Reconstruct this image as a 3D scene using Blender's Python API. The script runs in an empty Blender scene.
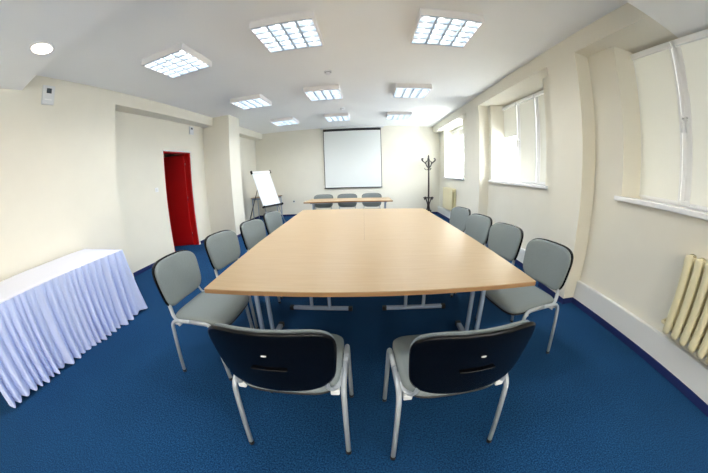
import bpy, bmesh, math, random
from math import sin, cos, pi, radians as R
from mathutils import Vector, Matrix
random.seed(4)
SC = bpy.context.scene
COL = SC.collection

# ------------------------------------------------------------------ materials
def srgb(r, g, b):
    f = lambda c: (c/255/12.92) if c/255 <= .04045 else ((c/255+.055)/1.055)**2.4
    return (f(r), f(g), f(b), 1)
def mat(name, col, rough=.6, metal=0., noise=0., scale=20., bump=0., bscale=200., spec=.5, coat=0.):
    m = bpy.data.materials.new(name); m.use_nodes = True
    n = m.node_tree.nodes; l = m.node_tree.links; b = n['Principled BSDF']
    b.inputs['Base Color'].default_value = col
    b.inputs['Roughness'].default_value = rough
    b.inputs['Metallic'].default_value = metal
    b.inputs['Specular IOR Level'].default_value = spec
    b.inputs['Coat Weight'].default_value = coat
    tc = n.new('ShaderNodeTexCoord')
    if noise:
        t = n.new('ShaderNodeTexNoise'); t.inputs['Scale'].default_value = scale; t.inputs['Detail'].default_value = 6
        l.new(tc.outputs['Object'], t.inputs['Vector'])
        r = n.new('ShaderNodeValToRGB')
        r.color_ramp.elements[0].position = .3; r.color_ramp.elements[1].position = .7
        r.color_ramp.elements[0].color = [c*(1-noise) for c in col[:3]]+[1]
        r.color_ramp.elements[1].color = [min(1, c*(1+noise)) for c in col[:3]]+[1]
        l.new(t.outputs['Fac'], r.inputs['Fac']); l.new(r.outputs['Color'], b.inputs['Base Color'])
    if bump:
        t2 = n.new('ShaderNodeTexNoise'); t2.inputs['Scale'].default_value = bscale; t2.inputs['Detail'].default_value = 4
        l.new(tc.outputs['Object'], t2.inputs['Vector'])
        bp = n.new('ShaderNodeBump'); bp.inputs['Strength'].default_value = bump; bp.inputs['Distance'].default_value = .004
        l.new(t2.outputs['Fac'], bp.inputs['Height']); l.new(bp.outputs['Normal'], b.inputs['Normal'])
    return m
def emis(name, col, s):
    m = bpy.data.materials.new(name); m.use_nodes = True
    n = m.node_tree.nodes; l = m.node_tree.links; n.remove(n['Principled BSDF'])
    e = n.new('ShaderNodeEmission'); e.inputs['Color'].default_value = col; e.inputs['Strength'].default_value = s
    l.new(e.outputs[0], n['Material Output'].inputs['Surface']); return m

M = {}
M['wall'] = mat('cream_wall_paint', srgb(230, 226, 212), .75, noise=.015, scale=3, bump=.08, bscale=60)
M['ceiling'] = mat('white_ceiling_paint', srgb(247, 248, 246), .8, noise=.01, scale=2, bump=.05, bscale=80)
M['plinth'] = mat('white_gloss_wall_base', srgb(222, 224, 222), .35, bump=.03, bscale=20)
M['skirting'] = mat('blue_carpet_skirting', srgb(10, 34, 92), .9)
M['white'] = mat('white_plastic', srgb(240, 240, 240), .35)
M['offwhite'] = mat('off_white_plastic', srgb(222, 224, 224), .4)
M['winwhite'] = mat('white_window_profile', srgb(246, 246, 246), .25)
M['lampwhite'] = mat('white_lacquered_steel', srgb(236, 234, 234), .4)
M['louvre'] = mat('grey_louvre_lacquer', srgb(176, 190, 204), .4)
M['silver'] = mat('silver_lacquered_tube', srgb(172, 178, 184), .38, .25)
M['tablesilver'] = mat('blue_grey_lacquered_steel', srgb(150, 165, 188), .4, .2)
M['black'] = mat('black_glossy_plastic', srgb(6, 6, 8), .25, spec=.25)
M['blackmatt'] = mat('black_matt_plastic', srgb(16, 16, 18), .5)
M['fabric'] = mat('grey_woven_upholstery', srgb(128, 136, 137), .9, noise=.12, scale=260, bump=.4, bscale=420, spec=.2)
M['fabric_blue'] = M['fabric']
M['cloth'] = mat('white_cotton_cloth', srgb(232, 234, 246), .85, bump=.05, bscale=120, spec=.2)
M['skirtcloth'] = mat('pale_lilac_skirt_cloth', srgb(196, 208, 244), .8, spec=.2)
M['red'] = mat('red_painted_door', srgb(176, 8, 12), .35, noise=.04, scale=2)
M['redframe'] = mat('red_painted_frame', srgb(196, 18, 20), .35)
M['radiator'] = mat('cream_radiator_enamel', srgb(228, 218, 180), .4, noise=.02, scale=6)
M['screen'] = mat('matt_white_screen', srgb(228, 232, 230), .85)
M['paper'] = mat('white_flipchart_paper', srgb(222, 228, 234), .7)
M['darkwood'] = mat('black_brown_bentwood', srgb(38, 28, 26), .35, noise=.2, scale=12)
M['chrome'] = mat('polished_chrome', srgb(210, 212, 215), .15, 1.)
M['display'] = mat('dark_grey_display', srgb(70, 78, 84), .2)
M['tube'] = emis('fluorescent_tube_light', (.94, .985, 1, 1), 3.2)
M['spot'] = emis('warm_downlight_glass', (1, .84, .66, 1), 4)

def wood(name, a, b, sc=(1.2, 26, 26)):
    m = mat(name, a, .38, spec=.4); n = m.node_tree.nodes; l = m.node_tree.links; bs = n['Principled BSDF']
    tc = n.new('ShaderNodeTexCoord'); mp = n.new('ShaderNodeMapping'); mp.inputs['Scale'].default_value = sc
    t = n.new('ShaderNodeTexNoise'); t.inputs['Scale'].default_value = 3; t.inputs['Detail'].default_value = 7.5
    t.inputs['Distortion'].default_value = .6
    r = n.new('ShaderNodeValToRGB'); r.color_ramp.elements[0].position = .3; r.color_ramp.elements[1].position = .72
    r.color_ramp.elements[0].color = b; r.color_ramp.elements[1].color = a
    l.new(tc.outputs['Object'], mp.inputs['Vector']); l.new(mp.outputs[0], t.inputs['Vector'])
    l.new(t.outputs['Fac'], r.inputs['Fac']); l.new(r.outputs['Color'], bs.inputs['Base Color']); return m
M['wood'] = wood('light_beech_laminate', srgb(178, 153, 118), srgb(170, 144, 108))
M['woodedge'] = wood('beech_edge_band', srgb(160, 124, 86), srgb(152, 116, 78))

def carpet():
    m = mat('blue_carpet', srgb(14, 58, 112), .95, spec=.1); n = m.node_tree.nodes; l = m.node_tree.links; b = n['Principled BSDF']
    tc = n.new('ShaderNodeTexCoord')
    t = n.new('ShaderNodeTexNoise'); t.inputs['Scale'].default_value = 120; t.inputs['Detail'].default_value = 5; t.inputs['Roughness'].default_value = .7
    r = n.new('ShaderNodeValToRGB'); e = r.color_ramp.elements
    e[0].position = .38; e[0].color = srgb(5, 32, 74); e[1].position = .62; e[1].color = srgb(36, 88, 134)
    l.new(tc.outputs['Object'], t.inputs['Vector']); l.new(t.outputs['Fac'], r.inputs['Fac'])
    t2 = n.new('ShaderNodeTexNoise'); t2.inputs['Scale'].default_value = 2.5; t2.inputs['Detail'].default_value = 3
    mx = n.new('ShaderNodeMix'); mx.data_type = 'RGBA'; mx.blend_type = 'MULTIPLY'; mx.inputs['Factor'].default_value = .25
    l.new(tc.outputs['Object'], t2.inputs['Vector']); l.new(r.outputs['Color'], mx.inputs['A']); l.new(t2.outputs['Fac'], mx.inputs['B'])
    l.new(mx.outputs['Result'], b.inputs['Base Color'])
    bp = n.new('ShaderNodeBump'); bp.inputs['Strength'].default_value = .6; bp.inputs['Distance'].default_value = .006
    l.new(t.outputs['Fac'], bp.inputs['Height']); l.new(bp.outputs['Normal'], b.inputs['Normal']); return m
M['carpet'] = carpet()

def translucent(name, col, tr, through):
    m = bpy.data.materials.new(name); m.use_nodes = True
    n = m.node_tree.nodes; l = m.node_tree.links; n.remove(n['Principled BSDF'])
    d = n.new('ShaderNodeBsdfDiffuse'); d.inputs['Color'].default_value = col
    t = n.new('ShaderNodeBsdfTranslucent'); t.inputs['Color'].default_value = col
    p = n.new('ShaderNodeBsdfTransparent')
    a = n.new('ShaderNodeMixShader'); a.inputs[0].default_value = tr
    b = n.new('ShaderNodeMixShader'); b.inputs[0].default_value = through
    l.new(d.outputs[0], a.inputs[1]); l.new(t.outputs[0], a.inputs[2])
    l.new(a.outputs[0], b.inputs[1]); l.new(p.outputs[0], b.inputs[2])
    l.new(b.outputs[0], n['Material Output'].inputs['Surface']); return m
M['blind'] = translucent('pale_blind_fabric', srgb(236, 235, 228), .085, 0.0)
def glass():
    m = bpy.data.materials.new('window_glass'); m.use_nodes = True
    n = m.node_tree.nodes; l = m.node_tree.links; n.remove(n['Principled BSDF'])
    g = n.new('ShaderNodeBsdfGlossy'); g.inputs['Roughness'].default_value = .02
    p = n.new('ShaderNodeBsdfTransparent'); a = n.new('ShaderNodeMixShader'); a.inputs[0].default_value = .07
    l.new(p.outputs[0], a.inputs[1]); l.new(g.outputs[0], a.inputs[2]); l.new(a.outputs[0], n['Material Output'].inputs['Surface']); return m
M['glass'] = glass()

# ------------------------------------------------------------------ mesh helpers
def box(bm, x0, x1, y0, y1, z0, z1, rot=None, piv=(0, 0, 0)):
    vs = [Vector((x, y, z)) for x in (x0, x1) for y in (y0, y1) for z in (z0, z1)]
    if rot is not None: vs = [rot @ (v-Vector(piv)) + Vector(piv) for v in vs]
    v = [bm.verts.new(p) for p in vs]
    for f in ((0, 1, 3, 2), (4, 6, 7, 5), (0, 4, 5, 1), (2, 3, 7, 6), (0, 2, 6, 4), (1, 5, 7, 3)):
        bm.faces.new([v[i] for i in f])
def prism(bm, poly, z0, z1):
    a = [bm.verts.new((x, y, z0)) for x, y in poly]; b = [bm.verts.new((x, y, z1)) for x, y in poly]
    bm.faces.new(a[::-1]); bm.faces.new(b); n = len(a)
    for i in range(n): bm.faces.new((a[i], a[(i+1) % n], b[(i+1) % n], b[i]))
def smooth_path(pts, k=6):
    P = [Vector(p) for p in pts]; out = []
    for i in range(len(P)-1):
        p0 = P[max(i-1, 0)]; p1 = P[i]; p2 = P[i+1]; p3 = P[min(i+2, len(P)-1)]
        for j in range(k):
            t = j/k
            out.append(.5*((2*p1)+(-p0+p2)*t+(2*p0-5*p1+4*p2-p3)*t*t+(-p0+3*p1-3*p2+p3)*t**3))
    out.append(P[-1]); return out
def fillet_path(pts, r, k=5):
    P = [Vector(p) for p in pts]; out = [P[0]]
    for i in range(1, len(P)-1):
        a = (P[i-1]-P[i]); b = (P[i+1]-P[i]); rr = min(r, a.length*.49, b.length*.49)
        s = P[i]+a.normalized()*rr; e = P[i]+b.normalized()*rr
        for j in range(k+1):
            t = j/k; out.append(s*(1-t)**2+P[i]*2*t*(1-t)+e*t*t)
    out.append(P[-1]); return out
def tube(bm, path, ra, rb=None, seg=10, side=(1, 0, 0), taper=None):
    rb = rb or ra; P = [Vector(p) for p in path]; rings = []
    S0 = Vector(side).normalized()
    for i, p in enumerate(P):
        d = (P[min(i+1, len(P)-1)]-P[max(i-1, 0)]).normalized()
        s = S0-d*S0.dot(d)
        if s.length < .05: s = d.orthogonal()
        s.normalize(); S0 = s if taper != 'fixed' else S0
        u = d.cross(s)
        rings.append([bm.verts.new(p+s*ra*cos(2*pi*k/seg)+u*rb*sin(2*pi*k/seg)) for k in range(seg)])
    for a, b in zip(rings, rings[1:]):
        for k in range(seg):
            f = bm.faces.new((a[k], a[(k+1) % seg], b[(k+1) % seg], b[k])); f.smooth = True
    bm.faces.new(rings[0][::-1]); bm.faces.new(rings[-1])
def lathe(bm, prof, c=(0, 0, 0), seg=24):
    rings = [[bm.verts.new((c[0]+r*cos(2*pi*k/seg), c[1]+r*sin(2*pi*k/seg), c[2]+z)) for k in range(seg)] for r, z in prof]
    for a, b in zip(rings, rings[1:]):
        for k in range(seg):
            f = bm.faces.new((a[k], a[(k+1) % seg], b[(k+1) % seg], b[k])); f.smooth = True
    bm.faces.new(rings[0][::-1]); bm.faces.new(rings[-1])
def pad(bm, hw, hh, t, fn, n=4.5, seg=56, round_=1.0, narrow=0.):
    """cushion: superellipse outline in (u,v), thickness t in w; fn maps (u,v,w) to a point"""
    out = []
    for k in range(seg):
        a = 2*pi*k/seg; c, s = cos(a), sin(a)
        u = math.copysign(abs(c)**(2/n), c)*hw; v = math.copysign(abs(s)**(2/n), s)*hh
        u *= 1-narrow*(1-v/hh)/2
        out.append((u, v))
    prof = [(.35, 1), (.7, .98), (.88, .9), (.96, .7), (1.0, .3), (1.0, -.3), (.96, -.7), (.88, -.9), (.6, -1), (.3, -1)]
    rings = [[bm.verts.new(fn(u*s, v*s, w*t/2)) for u, v in out] for s, w in prof]
    c0 = bm.verts.new(fn(0, 0, t/2)); c1 = bm.verts.new(fn(0, 0, -t/2))
    for k in range(seg):
        bm.faces.new((c0, rings[0][k], rings[0][(k+1) % seg])); bm.faces.new((c1, rings[-1][(k+1) % seg], rings[-1][k]))
    for a, b in zip(rings, rings[1:]):
        for k in range(seg): bm.faces.new((a[k], b[k], b[(k+1) % seg], a[(k+1) % seg]))
    for f in bm.faces: f.smooth = True
def obj(name, bm, m, parent=None, bevel=0.):
    bmesh.ops.recalc_face_normals(bm, faces=bm.faces)
    me = bpy.data.meshes.new(name); bm.to_mesh(me); bm.free()
    me.materials.append(m)
    o = bpy.data.objects.new(name, me); COL.objects.link(o)
    if parent is not None: o.parent = parent
    if bevel:
        b = o.modifiers.new('bevel', 'BEVEL'); b.width = bevel; b.segments = 2; b.limit_method = 'ANGLE'
    return o
def B(): return bmesh.new()
def boxes(name, lst, m, parent=None, bevel=0.):
    bm = B()
    for b in lst: box(bm, *b)
    return obj(name, bm, m, parent, bevel)
def tag(o, label, cat, group=None):
    o['label'] = label; o['category'] = cat
    if group: o['group'] = group
    return o
def thing(name, label, cat, loc=(0, 0, 0), rz=0., group=None):
    o = bpy.data.objects.new(name, None); COL.objects.link(o); o.empty_display_size = .1
    o.location = loc; o.rotation_euler = (0, 0, rz); return tag(o, label, cat, group)
def struct(o): o['kind'] = 'structure'; return o
def dup(root, loc, rz, label=None):
    r = root.copy(); COL.objects.link(r); r.location = loc; r.rotation_euler = (0, 0, rz)
    if label: r['label'] = label
    for ch in list(root.children):
        c = ch.copy(); COL.objects.link(c); c.parent = r
        for g in list(ch.children):
            d = g.copy(); COL.objects.link(d); d.parent = c
    return r

# ------------------------------------------------------------------ room constants
XL, XN, XB, XW, XP = -3.50, -3.774, 2.13, 2.33, 2.282
YB, YF = 8.39, -3.6
ZC, ZD, YD = 2.85, 2.65, 1.121
SILL = 1.20
NICHES = [(.06, 1.72), (2.98, 4.64), (6.18, 7.80), (-3.05, -1.40)]  # last one: unseen window added behind the camera to bring in daylight
GX = 2.62            # window plane

# floor, ceiling
struct(boxes('floor', [(-5.6, 2.9, YF-.2, YB+.2, -.1, 0)], M['carpet']))
struct(boxes('ceiling', [(-5.6, 2.9, YD, YB+.2, ZC, ZC+.15), (-3.75, 2.9, YF-.2, YD, ZD, ZC+.15)], M['ceiling']))
# back and front walls
struct(boxes('wall_back', [(-4.6, 2.9, YB, YB+.2, 0, ZC)], M['wall']))
struct(boxes('wall_front', [(-4.6, 2.9, YF-.2, YF, 0, ZC)], M['wall']))
# left wall: near part, niche wall with the door opening, pier and beam
DY0, DY1, DZ = 3.96, 4.81, 2.035
XO = -3.92           # corridor side of the niche wall
struct(boxes('wall_left', [
    (-4.2, XL, YF, 2.6, 0, ZC),
    (XO, XN, 2.6, DY0, 0, ZC), (XO, XN, DY1, YB, 0, ZC), (XO, XN, DY0, DY1, DZ, ZC),
    (XN, XL, 2.6, YB, ZD, ZC),
    (XN, -3.065, 5.36, 5.88, 0, ZC),
    (-5.6, -5.4, 2.2, 6.6, 0, ZC), (-5.4, XO, 2.2, 2.4, 0, ZC), (-5.4, XO, 6.4, 6.6, 0, ZC)], M['wall']))
# right wall: below the sills, between the window niches, piers and the beam above
bm = B()
box(bm, XW, 2.9, YF, YB, 0, SILL-.02)
segs = [(YF, NICHES[3][0]), (NICHES[3][1], NICHES[0][0]), (NICHES[0][1], NICHES[1][0]), (NICHES[1][1], NICHES[2][0]), (NICHES[2][1], YB)]
for i, (a, b) in enumerate(segs):
    s = .055
    prism(bm, [(XW, a), (GX+.04, a-(s if i else 0)), (2.9, a-(s if i else 0)), (2.9, b+(s if i < 4 else 0)), (GX+.04, b+(s if i < 4 else 0)), (XW, b)], SILL-.02, ZD)
box(bm, XB, 2.9, YD-.001, YB, ZD, ZC)
for a, b in ((2.10, 2.60), (4.76, 5.42)): box(bm, XB, XW, a, b, 0, ZD)
struct(obj('wall_right', bm, M['wall']))
# white lower wall base between the piers
struct(boxes('trim_1', [(XP, XW, YF, 2.10, 0, .262), (XP, XW, 2.6, 4.76, 0, .262), (XP, XW, 5.42, YB, 0, .262)], M['plinth'], bevel=.006))
# carpet skirting
sk, sh = .012, .062
struct(boxes('baseboard_right', [(XP-sk, XP, YF, 2.10, 0, sh), (XP-sk, XP, 2.6, 4.76, 0, sh), (XP-sk, XP, 5.42, YB, 0, sh),
    (XB-sk, XB, 2.10-sk, 2.6, 0, sh), (XB-sk, XB, 4.76-sk, 5.42, 0, sh), (XB, XP, 2.10-sk, 2.10, 0, sh), (XB, XP, 4.76-sk, 4.76, 0, sh)], M['skirting']))
struct(boxes('baseboard_back', [(XN, XP, YB-sk, YB, 0, sh)], M['skirting']))
struct(boxes('baseboard_left', [(XL, XL+sk, YF, 2.6, 0, sh), (XN, XN+sk, 2.6, DY0-.05, 0, sh), (XN, XN+sk, DY1+.05, 5.36, 0, sh),
    (XN, -3.065, 5.36-sk, 5.36, 0, sh), (-3.065, -3.065+sk, 5.36-sk, 5.88, 0, sh), (XN, XN+sk, 5.88, YB, 0, sh)], M['skirting']))

# door: red lining and an open red leaf hinged on the far jamb
d = struct(boxes('door_1', [(XO-.01, XN-.002, DY0, DY0+.012, 0, DZ), (XO-.01, XN-.002, DY1-.03, DY1, 0, DZ), (XO-.01, XN-.002, DY0, DY1, DZ-.02, DZ)], M['redframe']))
piv = (XO, DY1-.031, 0); rot = Matrix.Rotation(R(14), 3, 'Z')
bm = B(); box(bm, XO-.80, XO+.012, DY1-.072, DY1-.031, .012, DZ-.022, rot, piv)
leaf = obj('door_leaf', bm, M['red'], d, .003)
for z in (.25, 1.05, 1.80):
    bm = B(); tube(bm, [(XO+.02, DY1-.038, z-.05), (XO+.02, DY1-.038, z+.05)], .008); obj('hinge', bm, M['chrome'], d)
bm = B(); hp = rot @ (Vector((XO-.72, DY1-.09, 1.03))-Vector(piv))+Vector(piv)
tube(bm, fillet_path([hp, hp+Vector((0, -.05, 0)), hp+Vector((.11, -.05, 0))], .02), .009); obj('door_handle', bm, M['chrome'], d)
boxes('architrave', [(XN, XN+.012, DY1, DY1+.03, 0, DZ+.03), (XN, XN+.012, DY0-.02, DY1+.03, DZ, DZ+.025)], M['offwhite'], d)

# ------------------------------------------------------------------ windows
blind_names = []
def window(i, y0, y1):
    s = .055; a, b = y0+s-.01, y1-s+.01
    if True: a, b = y0-s, y1+s
    a, b = y0-.05, y1+.05
    x0, x1 = GX, GX+.07; z0, z1 = SILL, ZD
    f = .035
    w = struct(boxes('window_%d' % i, [(x0, x1, a, b, z0, z0+f), (x0, x1, a, b, z1-f, z1), (x0, x1, a, a+f, z0+f, z1-f), (x0, x1, b-f, b, z0+f, z1-f)], M['winwhite'], bevel=.004))
    bm = B(); box(bm, XW-.045, x0+.01, y0-.06, y1+.06, SILL-.022, SILL+.02)
    obj('window_sill', bm, M['winwhite'], w, .006)
    n = 3; W = (b-a-2*f)/n
    for k in range(n):
        # k = 0 is the sash farthest from the camera
        hi = b-f-k*W; lo = hi-W
        sx0, sx1 = x0-.018, x0+.05; q = .045
        sa, sb = lo-(.004 if k == n-1 else 0), hi+(.004 if k == 0 else 0); za, zb = z0+f-.004, z1-f+.004
        sash = boxes('sash', [(sx0, sx1, sa, sb, za, za+q), (sx0, sx1, sa, sb, zb-q, zb), (sx0, sx1, sa, sa+q, za+q, zb-q), (sx0, sx1, sb-q, sb, za+q, zb-q)], M['winwhite'], w, .004)
        boxes('pane', [(x0+.02, x0+.026, sa+q, sb-q, za+q, zb-q)], M['glass'], sash)
        # handle
        hy = sa+.022 if k == 0 else sb-.022
        if k == 2: hy = sa+.022
        hz = 1.94; bm = B()
        box(bm, sx0-.008, sx0, hy-.014, hy+.014, hz-.035, hz+.035)
        tube(bm, fillet_path([(sx0-.004, hy, hz), (sx0-.045, hy, hz), (sx0-.045, hy, hz-.12)], .015), .008, .011)
        obj('handle', bm, M['white'], sash)
        blind(i, k, sx0, sa, sb, za, zb, q, {(2, 0): .40, (3, 0): .12, (3, 1): .12, (3, 2): .12, (4, 0): .1, (4, 1): .1, (4, 2): .1}.get((i, k), 1))
    return w
wn = {1: 'the nearest window', 2: 'the middle window', 3: 'the farthest window', 4: 'the added unseen window behind the camera'}
kn = ['far sash', 'middle sash', 'near sash']
def blind(i, k, sx0, sa, sb, za, zb, q, drop):
    t = thing('roller_blind', '%s off-white roller blind on the %s of %s' % ('closed' if drop == 1 else 'half raised', kn[k], wn[i]), 'roller blind', (sx0, (sa+sb)/2, zb), 0, 'roller blinds fitted to the window sashes')
    h = (sb-sa)/2
    zl = -.055+(za-zb+.03+.055)*drop
    bm = B(); box(bm, -.045, 0, -h+.02, h-.02, -.055, 0); obj('cassette', bm, M['winwhite'], t, .008)
    for s in (-1, 1):
        y = s*(h-.052)
        boxes('side_guide', [(-.014, -.001, y-.012, y+.012, za-zb+.01, -.055)], M['winwhite'], t, .002)
    boxes('fabric', [(-.010, -.0085, -h+.05, h-.05, zl, -.055)], M['blind'], t)
    boxes('bottom_bar', [(-.016, -.004, -h+.05, h-.05, zl-.016, zl)], M['winwhite'], t, .002)
    y = h-.03 if k != 1 else -h+.03
    bm = B(); tube(bm, [(-.03, y, -.05), (-.028, y, -.55), (-.03, y, -.85)], .0022, seg=6); obj('pull_cord', bm, M['offwhite'], t)
for i, (a, b) in enumerate(NICHES): window(i+1, a, b)

# ------------------------------------------------------------------ chair
def make_chair(label):
    t = thing('conference_chair', label, 'chair', (0, 0, 0), 0, 'grey upholstered conference chairs')
    # local frame: sitter looks along +Y
    def seatf(u, v, w):
        return Vector((u, .02+v, .455+w-.018*max(0, v/.22)**3-.010*(1-(u/.24)**2)*.6))
    bm = B(); pad(bm, .237, .228, .052, seatf, 5, narrow=.0); obj('seat', bm, M['fabric'], t)
    bm = B(); pad(bm, .226, .218, .018, lambda u, v, w: seatf(u, v, w-.030), 5); obj('seat_base', bm, M['blackmatt'], t)
    # back shell: curved about the vertical axis, tilted backwards
    def backf(off):
        def f(u, v, w):
            z = .665+v
            y = -.245-(z-.50)*.20+.050*(u/.24)**2+w+off
            return Vector((u, y, z))
        return f
    bm = B(); pad(bm, .250, .160, .036, backf(.015), 4.1, narrow=.12); obj('backrest', bm, M['fabric'], t)
    bm = B(); pad(bm, .257, .166, .024, backf(-.010), 4.2, narrow=.12)
    sh_ = obj('back_shell', bm, M['black'], t)
    bm = B(); f = backf(-.027)
    tube(bm, [f(u, -.012-.02*(1-(u/.06)**2)*0, 0) for u in [x*.01-.07 for x in range(15)]], .0045, .004, seg=8, side=(0, 0, 1)); obj('grip_slot', bm, M['black'], sh_)
    bm = B(); pad(bm, .010, .004, .004, lambda u, v, w: f(u, v+.062, w+.004), 2.5, seg=20); obj('pale_mark', bm, M['offwhite'], sh_)  # small pale oval mark on the back shell
    for s in (-1, 1):
        x = .252*s
        side = (1, 0, 0)
        rear = fillet_path([(x*1.03, -.236, 0), (x, -.185, .452), (x, -.02, .456)], .06)
        front = fillet_path([(x*1.03, .175, 0), (x, .150, .452), (x, -.02, .456)], .06)
        for p in (rear, front):
            bm = B(); tube(bm, p, .0125, .0135, seg=12, side=side); lg = obj('leg', bm, M['silver'], t)
            bm = B(); e = Vector(p[0]); tube(bm, [e, e+(Vector(p[1])-e).normalized()*.022], .014, .015, seg=12, side=side); obj('foot_cap', bm, M['blackmatt'], lg)
        # support from side rail up to the back shell
        bm = B(); xs = .225*s
        tube(bm, smooth_path([(x*.95, -.05, .452), (x*.93, -.14, .448), (xs*.92, -.198, .462), (xs*.86, -.218, .50), (xs*.84, -.228, .55), (xs*.84, -.236, .60)], 5), .014, .007, seg=10, side=side)
        obj('back_support', bm, M['silver'], t)
        bm = B(); box(bm, s*.195, s*.235, -.185, -.14, .408, .440); obj('clamp', bm, M['offwhite'], t, .006)
    for y in (-.13, .12):
        bm = B(); tube(bm, [(-.25, y, .418), (.25, y, .418)], .009, seg=8, side=(0, 0, 1)); obj('crossbar', bm, M['silver'], t)
    return t
CH = [
 (-.368, .967, 1.5, 'grey chair turned away showing its black plastic back, front left of the large table'),
 (.360, .958, 4.0, 'grey chair turned away showing its black plastic back, front right of the large table'),
 (-1.14, 1.44, -88, 'grey upholstered chair on the left side of the large table, nearest the camera'),
 (-1.165, 2.13, -96, 'grey upholstered chair on the left side of the large table, second from the camera'),
 (-1.12, 2.76, -97, 'grey upholstered chair on the left side of the large table, third from the camera'),
 (-1.12, 3.45, -96, 'grey upholstered chair on the left side of the large table, farthest, before the flipchart'),
 (1.14, 1.60, 99, 'grey upholstered chair on the window side of the large table, nearest the camera'),
 (1.12, 2.27, 101, 'grey upholstered chair on the window side of the large table, second from the camera'),
 (1.08, 2.86, 101, 'grey upholstered chair on the window side of the large table, third from the camera'),
 (1.08, 3.53, 102, 'grey upholstered chair on the window side of the large table, farthest from the camera'),
 (-1.12, 6.13, 181, 'grey chair behind the far narrow table, left of three below the projection screen'),
 (-.53, 6.13, 180, 'grey chair behind the far narrow table, middle of three below the projection screen'),
 (.07, 6.15, 179, 'grey chair behind the far narrow table, right of three below the projection screen')]
chair0 = make_chair(CH[0][3])
for i, (x, y, r, lb) in enumerate(CH):
    if i == 0: chair0.location = (x, y, 0); chair0.rotation_euler = (0, 0, R(r))
    else: dup(chair0, (x, y, 0), R(r), lb)

# ------------------------------------------------------------------ tables
TZ = .74
def table(name, quad, label, cat, legs, group, horiz):
    cx = sum(p[0] for p in quad)/4; cy = sum(p[1] for p in quad)/4
    t = thing(name, label, cat, (cx, cy, 0), 0, group)
    q = [(x-cx, y-cy) for x, y in quad]
    bm = B(); prism(bm, q, TZ-.004, TZ); top = obj('tabletop', bm, M['wood'], t)
    if not horiz: pass
    bm = B(); prism(bm, q, TZ-.028, TZ-.0045); obj('edge_band', bm, M['woodedge'], top, .002)
    for (lx, ly, ax) in legs:      # ax: direction of the foot bar
        lx -= cx; ly -= cy
        dx, dy = (1, 0) if ax == 'x' else (0, 1)
        bm = B()
        for s in (-1, 1):
            tube(bm, [(lx+dx*s*.09, ly+dy*s*.09, .03), (lx+dx*s*.09, ly+dy*s*.09, TZ-.03)], .017, .017, seg=14)
        H = .285
        box(bm, lx-dx*H-dy*.02, lx+dx*H+dy*.02, ly-dy*H-dx*.02, ly+dy*H+dx*.02, .008, .038)
        box(bm, lx-dx*.3-dy*.02, lx+dx*.3+dy*.02, ly-dy*.3-dx*.02, ly+dy*.3+dx*.02, TZ-.052, TZ-.028)
        lg = obj('leg', bm, M['tablesilver'], t, .003)
        for s in (-1, 1):
            bm = B(); e = H+.012
            X, Y = lx+dx*s*e, ly+dy*s*e
            box(bm, X-dx*.02-dy*.022, X+dx*.02+dy*.022, Y-dy*.02-dx*.022, Y+dy*.02+dx*.022, 0, .041); obj('foot_cap', bm, M['blackmatt'], lg, .003)
    if len(legs) == 2:
        (ax_, ay, k), (bx_, by, _) = legs
        if k == 'y': boxes('rail', [(ax_-cx, bx_-cx, ay-cy-.012, ay-cy+.012, TZ-.075, TZ-.03)], M['tablesilver'], t)
        else: boxes('rail', [(ax_-cx-.012, ax_-cx+.012, ay-cy, by-cy, TZ-.075, TZ-.03)], M['tablesilver'], t)
    return t
G = 'beech tables pushed together into one large conference table'
table('conference_table', [(-.915, 1.128), (.945, 1.183), (.938, 2.178), (-1.0, 2.168)],
      'beech topped table forming the near end of the large table, behind the two black-backed chairs', 'table', [(-.80, 1.63, 'y'), (.79, 1.63, 'y')], G, True)
table('conference_table', [(-1.0, 2.1685), (-.044, 2.1735), (-.083, 4.225), (-1.108, 4.25)],
      'beech topped table forming the far left part of the large table, flipchart side', 'table', [(-.49, 2.255, 'x'), (-.55, 3.95, 'x')], G, False)
table('conference_table', [(-.043, 2.1735), (.938, 2.1785), (.902, 4.175), (-.082, 4.225)],
      'beech topped table forming the far right part of the large table, window side', 'table', [(.44, 2.265, 'x'), (.42, 3.95, 'x')], G, False)
table('side_table', [(-1.425, 5.53), (.515, 5.50), (.49, 6.22), (-1.40, 6.25)],
      'narrow beech topped table standing across the room below the projection screen', 'table', [(-1.27, 5.87, 'y'), (.37, 5.86, 'y')], None, True)

# small table behind the flipchart
t = thing('corner_table', 'small beech topped table with thin legs behind the flipchart in the corner', 'table', (-3.33, 7.98, 0))
boxes('tabletop', [(-.42, .50, -.25, .25, .715, .74)], M['wood'], t, .002)
for x, y in ((-.38, -.21), (.46, -.21), (-.38, .21), (.46, .21)):
    bm = B(); tube(bm, [(x, y, 0), (x, y, .715)], .014, seg=10); obj('leg', bm, M['tablesilver'], t)
boxes('crossbar', [(-.38, .46, .2, .22, .66, .715), (-.38, .46, -.22, -.2, .66, .715)], M['tablesilver'], t)

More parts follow.
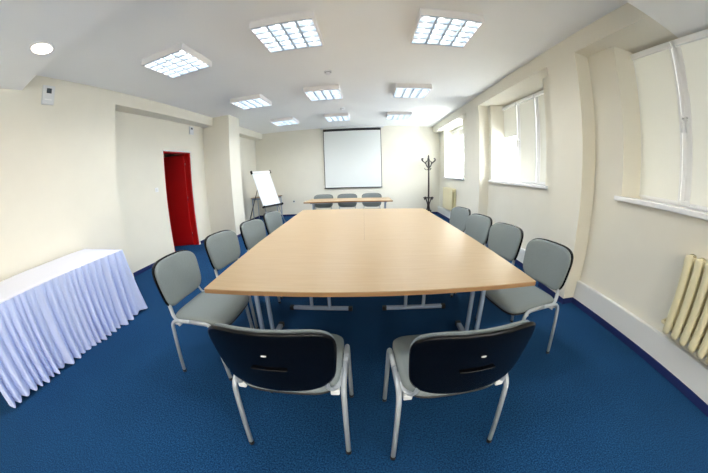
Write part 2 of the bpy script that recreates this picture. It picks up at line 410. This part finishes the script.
# ------------------------------------------------------------------ buffet table with cloth and skirt
bx0, bx1, by0, by1 = -3.46, -2.60, .08, 1.85
t = thing('buffet_table', 'long folding table under the white cloth and pleated skirt at the left wall', 'table', ((bx0+bx1)/2, (by0+by1)/2, 0))
cx, cy = (bx0+bx1)/2, (by0+by1)/2
boxes('tabletop', [(bx0-cx+.01, bx1-cx-.01, by0-cy+.01, by1-cy-.01, .705, .732)], M['wood'], t)
for x in (bx0-cx+.06, bx1-cx-.06):
    for y in (by0-cy+.12, by1-cy-.12):
        bm = B(); tube(bm, [(x, y, 0), (x, y, .705)], .014); obj('leg', bm, M['tablesilver'], t)
cl = thing('tablecloth', 'white cloth with a pleated lilac-white skirt over the long table at the left', 'tablecloth', (cx, cy, .74))
bm = B(); nx, ny = 14, 26; g = []
for i in range(nx+1):
    row = []
    for j in range(ny+1):
        u, v = i/nx, j/ny
        row.append(bm.verts.new((bx0-cx+u*(bx1-bx0), by0-cy+v*(by1-by0), .0015*sin(9*u+3*v)+.001*sin(17*v))))
    g.append(row)
for i in range(nx):
    for j in range(ny): bm.faces.new((g[i][j], g[i+1][j], g[i+1][j+1], g[i][j+1])).smooth = True
top = obj('cloth_top', bm, M['cloth'], cl); so = top.modifiers.new('thick', 'SOLIDIFY'); so.thickness = .006; so.offset = -1
# skirt: front run, round the far corner and along the far end
path = []; step = .004
y = by0
while y < by1-.02: path.append((bx1, y, 1, 0)); y += step
for k in range(11):
    a = k/10*pi/2; path.append((bx1-.02+.02*cos(a), by1-.02+.02*sin(a), cos(a), sin(a)))
x = bx1-.02
while x > bx0: path.append((x, by1, 0, 1)); x -= step
ph = []; s_ = 0; phase = 0; prev = None; amp = []
rnd = random.Random(11); L = .062; acc = 0; wid = .06; am = 1.
for i, p in enumerate(path):
    if prev: acc += math.hypot(p[0]-prev[0], p[1]-prev[1])/wid
    if acc >= 1: acc -= 1; wid = rnd.uniform(.055, .105); am = rnd.uniform(.5, 1.35)
    ph.append(acc); amp.append(am); prev = p
bm = B(); NZ = 16; rows = []
corner = len([p for p in path if p[3] == 0])
for j in range(NZ+1):
    f = j/NZ; z = -f*(.728)
    row = []
    for i, (x, y, nx_, ny_) in enumerate(path):
        w = .5-.5*cos(2*pi*ph[i]); w = w**.6
        A = (.018+.052*f**.7)*amp[i]; sub = 0
        off = .004+A*w+.012*f+sub
        d = math.exp(-((i-corner)/9)**2)*.09*f
        hem = .006*sin(i*.045)+.010*(1-w)
        zz = z+(hem+.012*math.sin(i*.013+1))*f*f if j == NZ else z
        row.append(bm.verts.new((x-cx+nx_*off+nx_*d*.4, y-cy+ny_*off+d*.9+.02*f*sin(i*.03)*nx_*.3, max(zz, -.736))))
    rows.append(row)
for a, b in zip(rows, rows[1:]):
    for i in range(len(a)-1): bm.faces.new((a[i], a[i+1], b[i+1], b[i])).smooth = True
obj('pleated_skirt', bm, M['skirtcloth'], cl)
boxes('hem_tape', [(bx1-cx+.000, bx1-cx+.005, 0-cy+by0, by1-cy, -.03, .001)], M['cloth'], cl, .001)

# ------------------------------------------------------------------ ceiling lights
LXs = [-2.145, -.745, .81]; LYs = [2.457, 4.636, 6.72]
def make_lamp(label):
    t = thing('ceiling_light', label, 'ceiling light', (0, 0, ZC), 0, 'square louvred ceiling lights')
    h = .305; zb = -.08
    boxes('housing', [(-h, h, -h, h, -.012, 0), (-h, -h+.012, -h, h, zb, -.012), (h-.012, h, -h, h, zb, -.012), (-h+.012, h-.012, -h, -h+.012, zb, -.012), (-h+.012, h-.012, h-.012, h, zb, -.012)], M['lampwhite'], t, .002)
    boxes('reflector', [(-h+.013, h-.013, -h+.013, h-.013, -.016, -.0125)], M['lampwhite'], t)
    for k in range(4):
        x = -.21+.14*k
        bm = B(); tube(bm, [(x, -.275, -.03), (x, .275, -.03)], .0125, seg=12, side=(0, 0, 1)); obj('fluorescent_tube', bm, M['tube'], t)
    bm = B()
    w = h-.013
    for k in range(1, 4):
        x = -.28+.14*k
        prismv = [(x-.011, zb+.002), (x+.011, zb+.002), (x+.002, zb+.036), (x-.002, zb+.036)]
        a = [bm.verts.new((p[0], -w, p[1])) for p in prismv]; b = [bm.verts.new((p[0], w, p[1])) for p in prismv]
        bm.faces.new(a[::-1]); bm.faces.new(b)
        for i in range(4): bm.faces.new((a[i], a[(i+1) % 4], b[(i+1) % 4], b[i]))
    for k in range(0, 6):
        y = -.28+.112*k
        prismv = [(y-.009, zb+.001), (y+.009, zb+.001), (y+.001, zb+.036), (y-.001, zb+.036)]
        a = [bm.verts.new((-w, p[0], p[1])) for p in prismv]; b = [bm.verts.new((w, p[0], p[1])) for p in prismv]
        bm.faces.new(a[::-1]); bm.faces.new(b)
        for i in range(4): bm.faces.new((a[i], a[(i+1) % 4], b[(i+1) % 4], b[i]))
    obj('louvre', bm, M['louvre'], t)
    return t
def lamp_light(name, loc, col, watt, size=165):
    ld = bpy.data.lights.get(name)
    if ld is None:
        ld = bpy.data.lights.new(name, 'SPOT'); ld.energy = watt; ld.color = col; ld.spot_size = R(size); ld.spot_blend = 1; ld.shadow_soft_size = 0
    o = bpy.data.objects.new(name, ld); COL.objects.link(o); o.location = loc
rown = ['nearest row', 'middle row', 'farthest row']; coln = ['left', 'centre', 'right']
lamp0 = None; FW = 2.6
for j, y in enumerate(LYs):
    for i, x in enumerate(LXs):
        lb = 'lit square louvred ceiling light, %s of the three in the %s' % (coln[i], rown[j])
        if lamp0 is None:
            lamp0 = make_lamp(lb); lamp0.location = (x, y, ZC)
        else: dup(lamp0, (x, y, ZC), 0, lb)
        for dx in (-.2, 0, .2):
            for dy in (-.2, 0, .2): lamp_light('fluorescent_light', (x+dx, y+dy, ZC-.084), (.95, .985, 1), FW)

# downlight in the lowered ceiling
t = dl = thing('downlight', 'round warm white downlight in the lowered ceiling, top left', 'ceiling light', (-2.49, .927, ZD))
bm = B(); lathe(bm, [(.118, 0), (.118, -.006), (.108, -.012), (.098, -.010), (.098, 0)]); obj('trim_ring', bm, M['white'], t)
bm = B(); lathe(bm, [(.096, 0), (.096, -.008), (.08, -.016), (.04, -.021), (.001, -.022)]); obj('lens', bm, M['spot'], t)

lamp_light('downlight_light', (-2.49, .927, ZD-.024), (1, .84, .70), 5, 165)
for x, y, w_ in ((-1.6, -2.9, 'left'), (.1, -2.9, 'middle'), (1.8, -2.9, 'right')):  # unseen downlights added behind the camera as fill for the right wall
    lamp_light('added_rear_fill_light', (x, y, ZD-.024), (1, .88, .74), 85, 172)
    dup(dl, (x, y, ZD), 0, 'added unseen fill downlight in the lowered ceiling behind the camera, %s of its row' % w_)
# smoke detectors
def detector(x, y, label):
    t = thing('smoke_detector', label, 'smoke detector', (x, y, ZC), 0, 'smoke detectors on the ceiling')
    bm = B(); lathe(bm, [(.055, 0), (.055, -.012), (.045, -.018), (.045, -.03), (.035, -.042), (.001, -.045)]); obj('detector_body', bm, M['white'], t)
    bm = B(); lathe(bm, [(.047, -.019), (.047, -.024)]); obj('vent_ring', bm, M['display'], t)
detector(-.533, 3.71, 'small round white smoke detector on the ceiling, the nearer of two')
detector(-.546, 5.95, 'small round white smoke detector on the ceiling, the farther of two')

# ------------------------------------------------------------------ wall items
t = thing('wall_sensor', 'white wall box with a dark display high on the left wall, near the downlight', 'thermostat', (XL, 1.48, 2.63))
boxes('case', [(0, .028, -.085, .085, -.12, .11)], M['offwhite'], t, .005)
boxes('display', [(.028, .030, -.032, .038, .015, .075)], M['display'], t)
boxes('cover_strip', [(.0282, .031, -.05, .05, -.07, -.055)], M['white'], t)
t = thing('wall_sensor', 'small white wall box high on the recessed wall, right above the red door', 'thermostat', (XN, 4.87, 2.53))
boxes('case', [(0, .028, -.07, .07, -.09, .09)], M['offwhite'], t, .005)
boxes('display', [(.028, .030, -.03, .03, .02, .06)], M['display'], t)
t = thing('light_switch', 'small white light switch on the recessed wall left of the red door', 'light switch', (XN, 3.70, 1.318))
boxes('plate', [(0, .008, -.04, .04, -.04, .04)], M['white'], t, .002); boxes('rocker', [(.008, .012, -.018, .018, -.026, .026)], M['offwhite'], t, .001)
t = thing('wall_socket', 'small white socket on the back wall between flipchart and narrow table', 'socket', (-2.486, YB, .495))
boxes('plate', [(-.04, .04, -.010, 0, -.04, .04)], M['offwhite'], t, .002)
bm = B(); tube(bm, [(0, -.010, 0), (0, -.014, 0)], .024, seg=20); obj('socket_face', bm, M['display'], t)

# projection screen
SX0, SX1, SZ0, SZ1 = -1.405, .437, .868, 2.80
t = thing('projection_screen', 'white projection screen with thin black border hanging on the back wall', 'projection screen', ((SX0+SX1)/2, YB-.03, SZ0))
w = (SX1-SX0)/2; h = SZ1-SZ0
boxes('fabric', [(-w+.018, w-.018, -.003, 0, .03, h-.08)], M['screen'], t)
boxes('border', [(-w, -w+.018, -.004, 0, 0.01, h), (w-.018, w, -.004, 0, 0.01, h), (-w+.018, w-.018, -.004, 0, h-.08, h)], M['blackmatt'], t)
bm = B(); tube(bm, [(-w-.01, -.01, .018), (w+.01, -.01, .018)], .014, seg=10, side=(0, 0, 1)); obj('bottom_rod', bm, M['blackmatt'], t)
bm = B(); box(bm, -w-.08, w+.08, -.06, .03, h, h+.045); obj('casing', bm, M['offwhite'], t, .01)

# flipchart
al = R(27); tilt = R(23)
t = thing('flipchart', 'white flipchart on tripod legs standing in the far left corner', 'flipchart', (-2.98, 7.05, 0))
nrm = Vector((cos(al), -sin(al), 0)); wv = Vector((sin(al), cos(al), 0)); up = (Vector((0, 0, 1))*cos(tilt)-nrm*sin(tilt)); nn = (nrm*cos(tilt)+Vector((0, 0, 1))*sin(tilt))
org = Vector((0.225, 0, .54))
def fc(a, b, c): return org+wv*a+up*b+nn*c
def fbox(bm, a0, a1, b0, b1, c0, c1):
    v = [bm.verts.new(fc(a, b, c)) for a in (a0, a1) for b in (b0, b1) for c in (c0, c1)]
    for f in ((0, 1, 3, 2), (4, 6, 7, 5), (0, 4, 5, 1), (2, 3, 7, 6), (0, 2, 6, 4), (1, 5, 7, 3)): bm.faces.new([v[i] for i in f])
bm = B(); fbox(bm, -.335, .335, 0, 1.09, -.012, 0); obj('board', bm, M['offwhite'], t, .003)
bm = B(); fbox(bm, -.325, .325, .02, 1.03, .001, .010); obj('paper_pad', bm, M['paper'], t)
bm = B(); fbox(bm, -.335, .335, 1.02, 1.085, .0, .035); cb = obj('clamp_bar', bm, M['white'], t, .006)
for s in (-1, 1):
    bm = B(); fbox(bm, s*.355-.018, s*.355+.018, 1.005, 1.105, -.02, .04); obj('end_cap', bm, M['black'], cb, .004)
bm = B(); fbox(bm, -.33, .33, -.035, .0, .0, .075); tr = obj('pen_tray', bm, M['blackmatt'], t, .004)
for s in (-1, 1):
    bm = B(); fbox(bm, s*.35-.025, s*.35+.025, -.045, .01, -.01, .085); obj('end_cap', bm, M['black'], tr, .004)
for s in (-1, 1):
    bm = B(); a = fc(s*.2, .9, -.025); b = fc(s*.3, -.52, -.03); b.z = .012; tube(bm, [a, b], .012, seg=8); obj('leg', bm, M['silver'], t)
bm = B(); a = fc(0, .95, -.03); b = Vector((-.62, .10, .012)); tube(bm, [a, b], .012, seg=8); obj('leg', bm, M['blackmatt'], t)

# coat stand
t = thing('coat_stand', 'dark bentwood coat stand with curved hooks in the far right corner', 'coat stand', (1.88, 8.04, 0))
bm = B(); lathe(bm, [(.020, .10), (.024, .5), (.027, .9), (.023, 1.4), (.034, 1.55), (.034, 1.70), (.02, 1.78), (.024, 1.85), (.012, 1.89), (.001, 1.90)]); obj('pole', bm, M['darkwood'], t)
for k in range(4):
    a = k*pi/2+.5; c, s = cos(a), sin(a)
    bm = B(); tube(bm, smooth_path([(r*c, r*s, z) for r, z in ((.155, .50), (.175, .56), (.14, .565), (.075, .45), (.034, .33), (.06, .20), (.13, .08), (.21, .013))], 5), .015, seg=8); obj('leg', bm, M['darkwood'], t)
for rr, rz in ((.10, .16), (.158, .56)):
    bm = B(); tube(bm, [(rr*cos(x/24*2*pi), rr*sin(x/24*2*pi), rz) for x in range(25)], .011, seg=8, side=(0, 0, 1)); obj('ring', bm, M['darkwood'], t)
for k in range(6):
    a = k*pi/3+.2; c, s = cos(a), sin(a)
    bm = B(); tube(bm, smooth_path([(r*c, r*s, z) for r, z in ((.02, 1.50), (.07, 1.545), (.10, 1.62), (.15, 1.66), (.205, 1.70), (.235, 1.74), (.225, 1.78), (.195, 1.775))], 5), .0135, seg=8)
    obj('hook', bm, M['darkwood'], t)
    bm = B(); tube(bm, smooth_path([(r*c, r*s, z) for r, z in ((.10, 1.62), (.085, 1.69), (.03, 1.71))], 5), .012, seg=8); obj('brace', bm, M['darkwood'], t)
for k in range(3):
    a = k*2*pi/3+.9; c, s = cos(a), sin(a)
    bm = B(); tube(bm, smooth_path([(r*c, r*s, z) for r, z in ((.02, 1.44), (.08, 1.43), (.12, 1.46), (.13, 1.49))], 5), .009, seg=8); obj('hook', bm, M['darkwood'], t)

# radiators: cast iron, one mesh per column section
def radiator(yhi, n, label, pitch=.09, z0=.33, z1=.92, x0=2.19, x1=2.315):
    t = thing('radiator', label, 'radiator', ((x0+x1)/2, yhi-pitch*(n-1)/2, z0), 0, 'cream cast iron radiators under the windows')
    cyy = yhi-pitch*(n-1)/2; H = z1-z0; d = (x1-x0)/2
    rib = None
    for k in range(n):
        yy = yhi-k*pitch-cyy
        if rib is None:
            bm = B()
            for sx in (-1, 1):
                P_ = [(sx*(d-.026), 0, .015), (sx*(d-.021), 0, .06), (sx*(d-.021), 0, H-.06), (sx*(d-.03), 0, H-.012)]
                tube(bm, smooth_path(P_, 4), .021, .034, seg=12)
            for z in (.045, H-.045):
                lathe(bm, [(.012, -.04), (.036, -.03), (.041, 0), (.036, .03), (.012, .04)], (0, 0, z), 14)
                tube(bm, [(0, -pitch/2, z), (0, pitch/2, z)], .024, seg=12)
                tube(bm, [(-d+.025, 0, z), (d-.025, 0, z)], .02, .03, seg=10, side=(0, 0, 1))
            rib = obj('radiator_column', bm, M['radiator'], t); rib.location = (0, yy, 0)
        else:
            c = rib.copy(); COL.objects.link(c); c.parent = t; c.location = (0, yy, 0)
    bm = B(); tube(bm, fillet_path([(0, -cyy+yhi+.02, .045), (0, -cyy+yhi+.085, .045), (.04, -cyy+yhi+.085, .045), (x1-(x0+x1)/2+.02, -cyy+yhi+.085, .045)], .02), .012); obj('pipe', bm, M['radiator'], t)
    for e in (yhi-cyy-.115, -yhi+cyy+.115):
        boxes('bracket', [(d-.02, XW-(x0+x1)/2, e-.015, e+.015, .08, .11)], M['radiator'], t)
    return t
radiator(.87, 12, 'cream cast iron radiator below the nearest window, at the right edge')
radiator(7.50, 10, 'cream cast iron radiator below the farthest window beside the coat stand')

# ------------------------------------------------------------------ light from outside
w = bpy.data.worlds.new('sky'); SC.world = w; w.use_nodes = True
n = w.node_tree.nodes; l = w.node_tree.links
bg = n['Background']; bg.inputs['Color'].default_value = (.86, .93, 1, 1); bg.inputs['Strength'].default_value = 7.5
sun = bpy.data.lights.new('sun', 'SUN'); sun.energy = 6; sun.angle = R(2); sun.color = (1, .95, .85)
so = bpy.data.objects.new('sun', sun); COL.objects.link(so)
dr = Vector((-.16, .8, -.5)).normalized()
so.rotation_euler = dr.to_track_quat('-Z', 'Y').to_euler()
for a, b in NICHES:
    p = bpy.data.lights.new('window_portal', 'AREA'); p.shape = 'RECTANGLE'; p.size = ZD-SILL; p.size_y = b-a
    p.cycles.is_portal = True
    o = bpy.data.objects.new('window_portal', p); COL.objects.link(o); o.location = (GX+.12, (a+b)/2, (SILL+ZD)/2)
    o.rotation_euler = (0, R(90), 0)

# ------------------------------------------------------------------ camera
cam = bpy.data.cameras.new('camera'); co = bpy.data.objects.new('camera', cam); COL.objects.link(co); SC.camera = co
cam.type = 'PANO'; cam.panorama_type = 'FISHEYE_LENS_POLYNOMIAL'
cam.sensor_width = 36; cam.sensor_fit = 'HORIZONTAL'; cam.sensor_height = 36*473/708
cam.fisheye_fov = R(220)
K = [0.07591076461095068, -8.929503950008604e-06, -1.6423740309637572e-05, 2.0944293862639756e-07]
cam.fisheye_polynomial_k0 = 0
for i, k in enumerate(K): setattr(cam, 'fisheye_polynomial_k%d' % (i+1), -k)
cam.clip_start = .01
rt = Vector((0.9981417959291203, 0.05412642930741134, -0.027987226904785445))
upv = Vector((0.014369986693626284, 0.23725654150190567, 0.9713407419628703))
fw = Vector((-0.05921535866492026, 0.969937968720157, -0.236037874361723))
m = Matrix((rt, upv, -fw)).transposed().to_4x4(); m.translation = (0, 0, 1.3009); co.matrix_world = m

SC.view_settings.view_transform = 'Standard'; SC.view_settings.look = 'None'; SC.view_settings.gamma = 1
SC.view_settings.exposure = 1.72
SC.cycles.max_bounces = 10; SC.cycles.diffuse_bounces = 6; SC.cycles.sample_clamp_indirect = 6
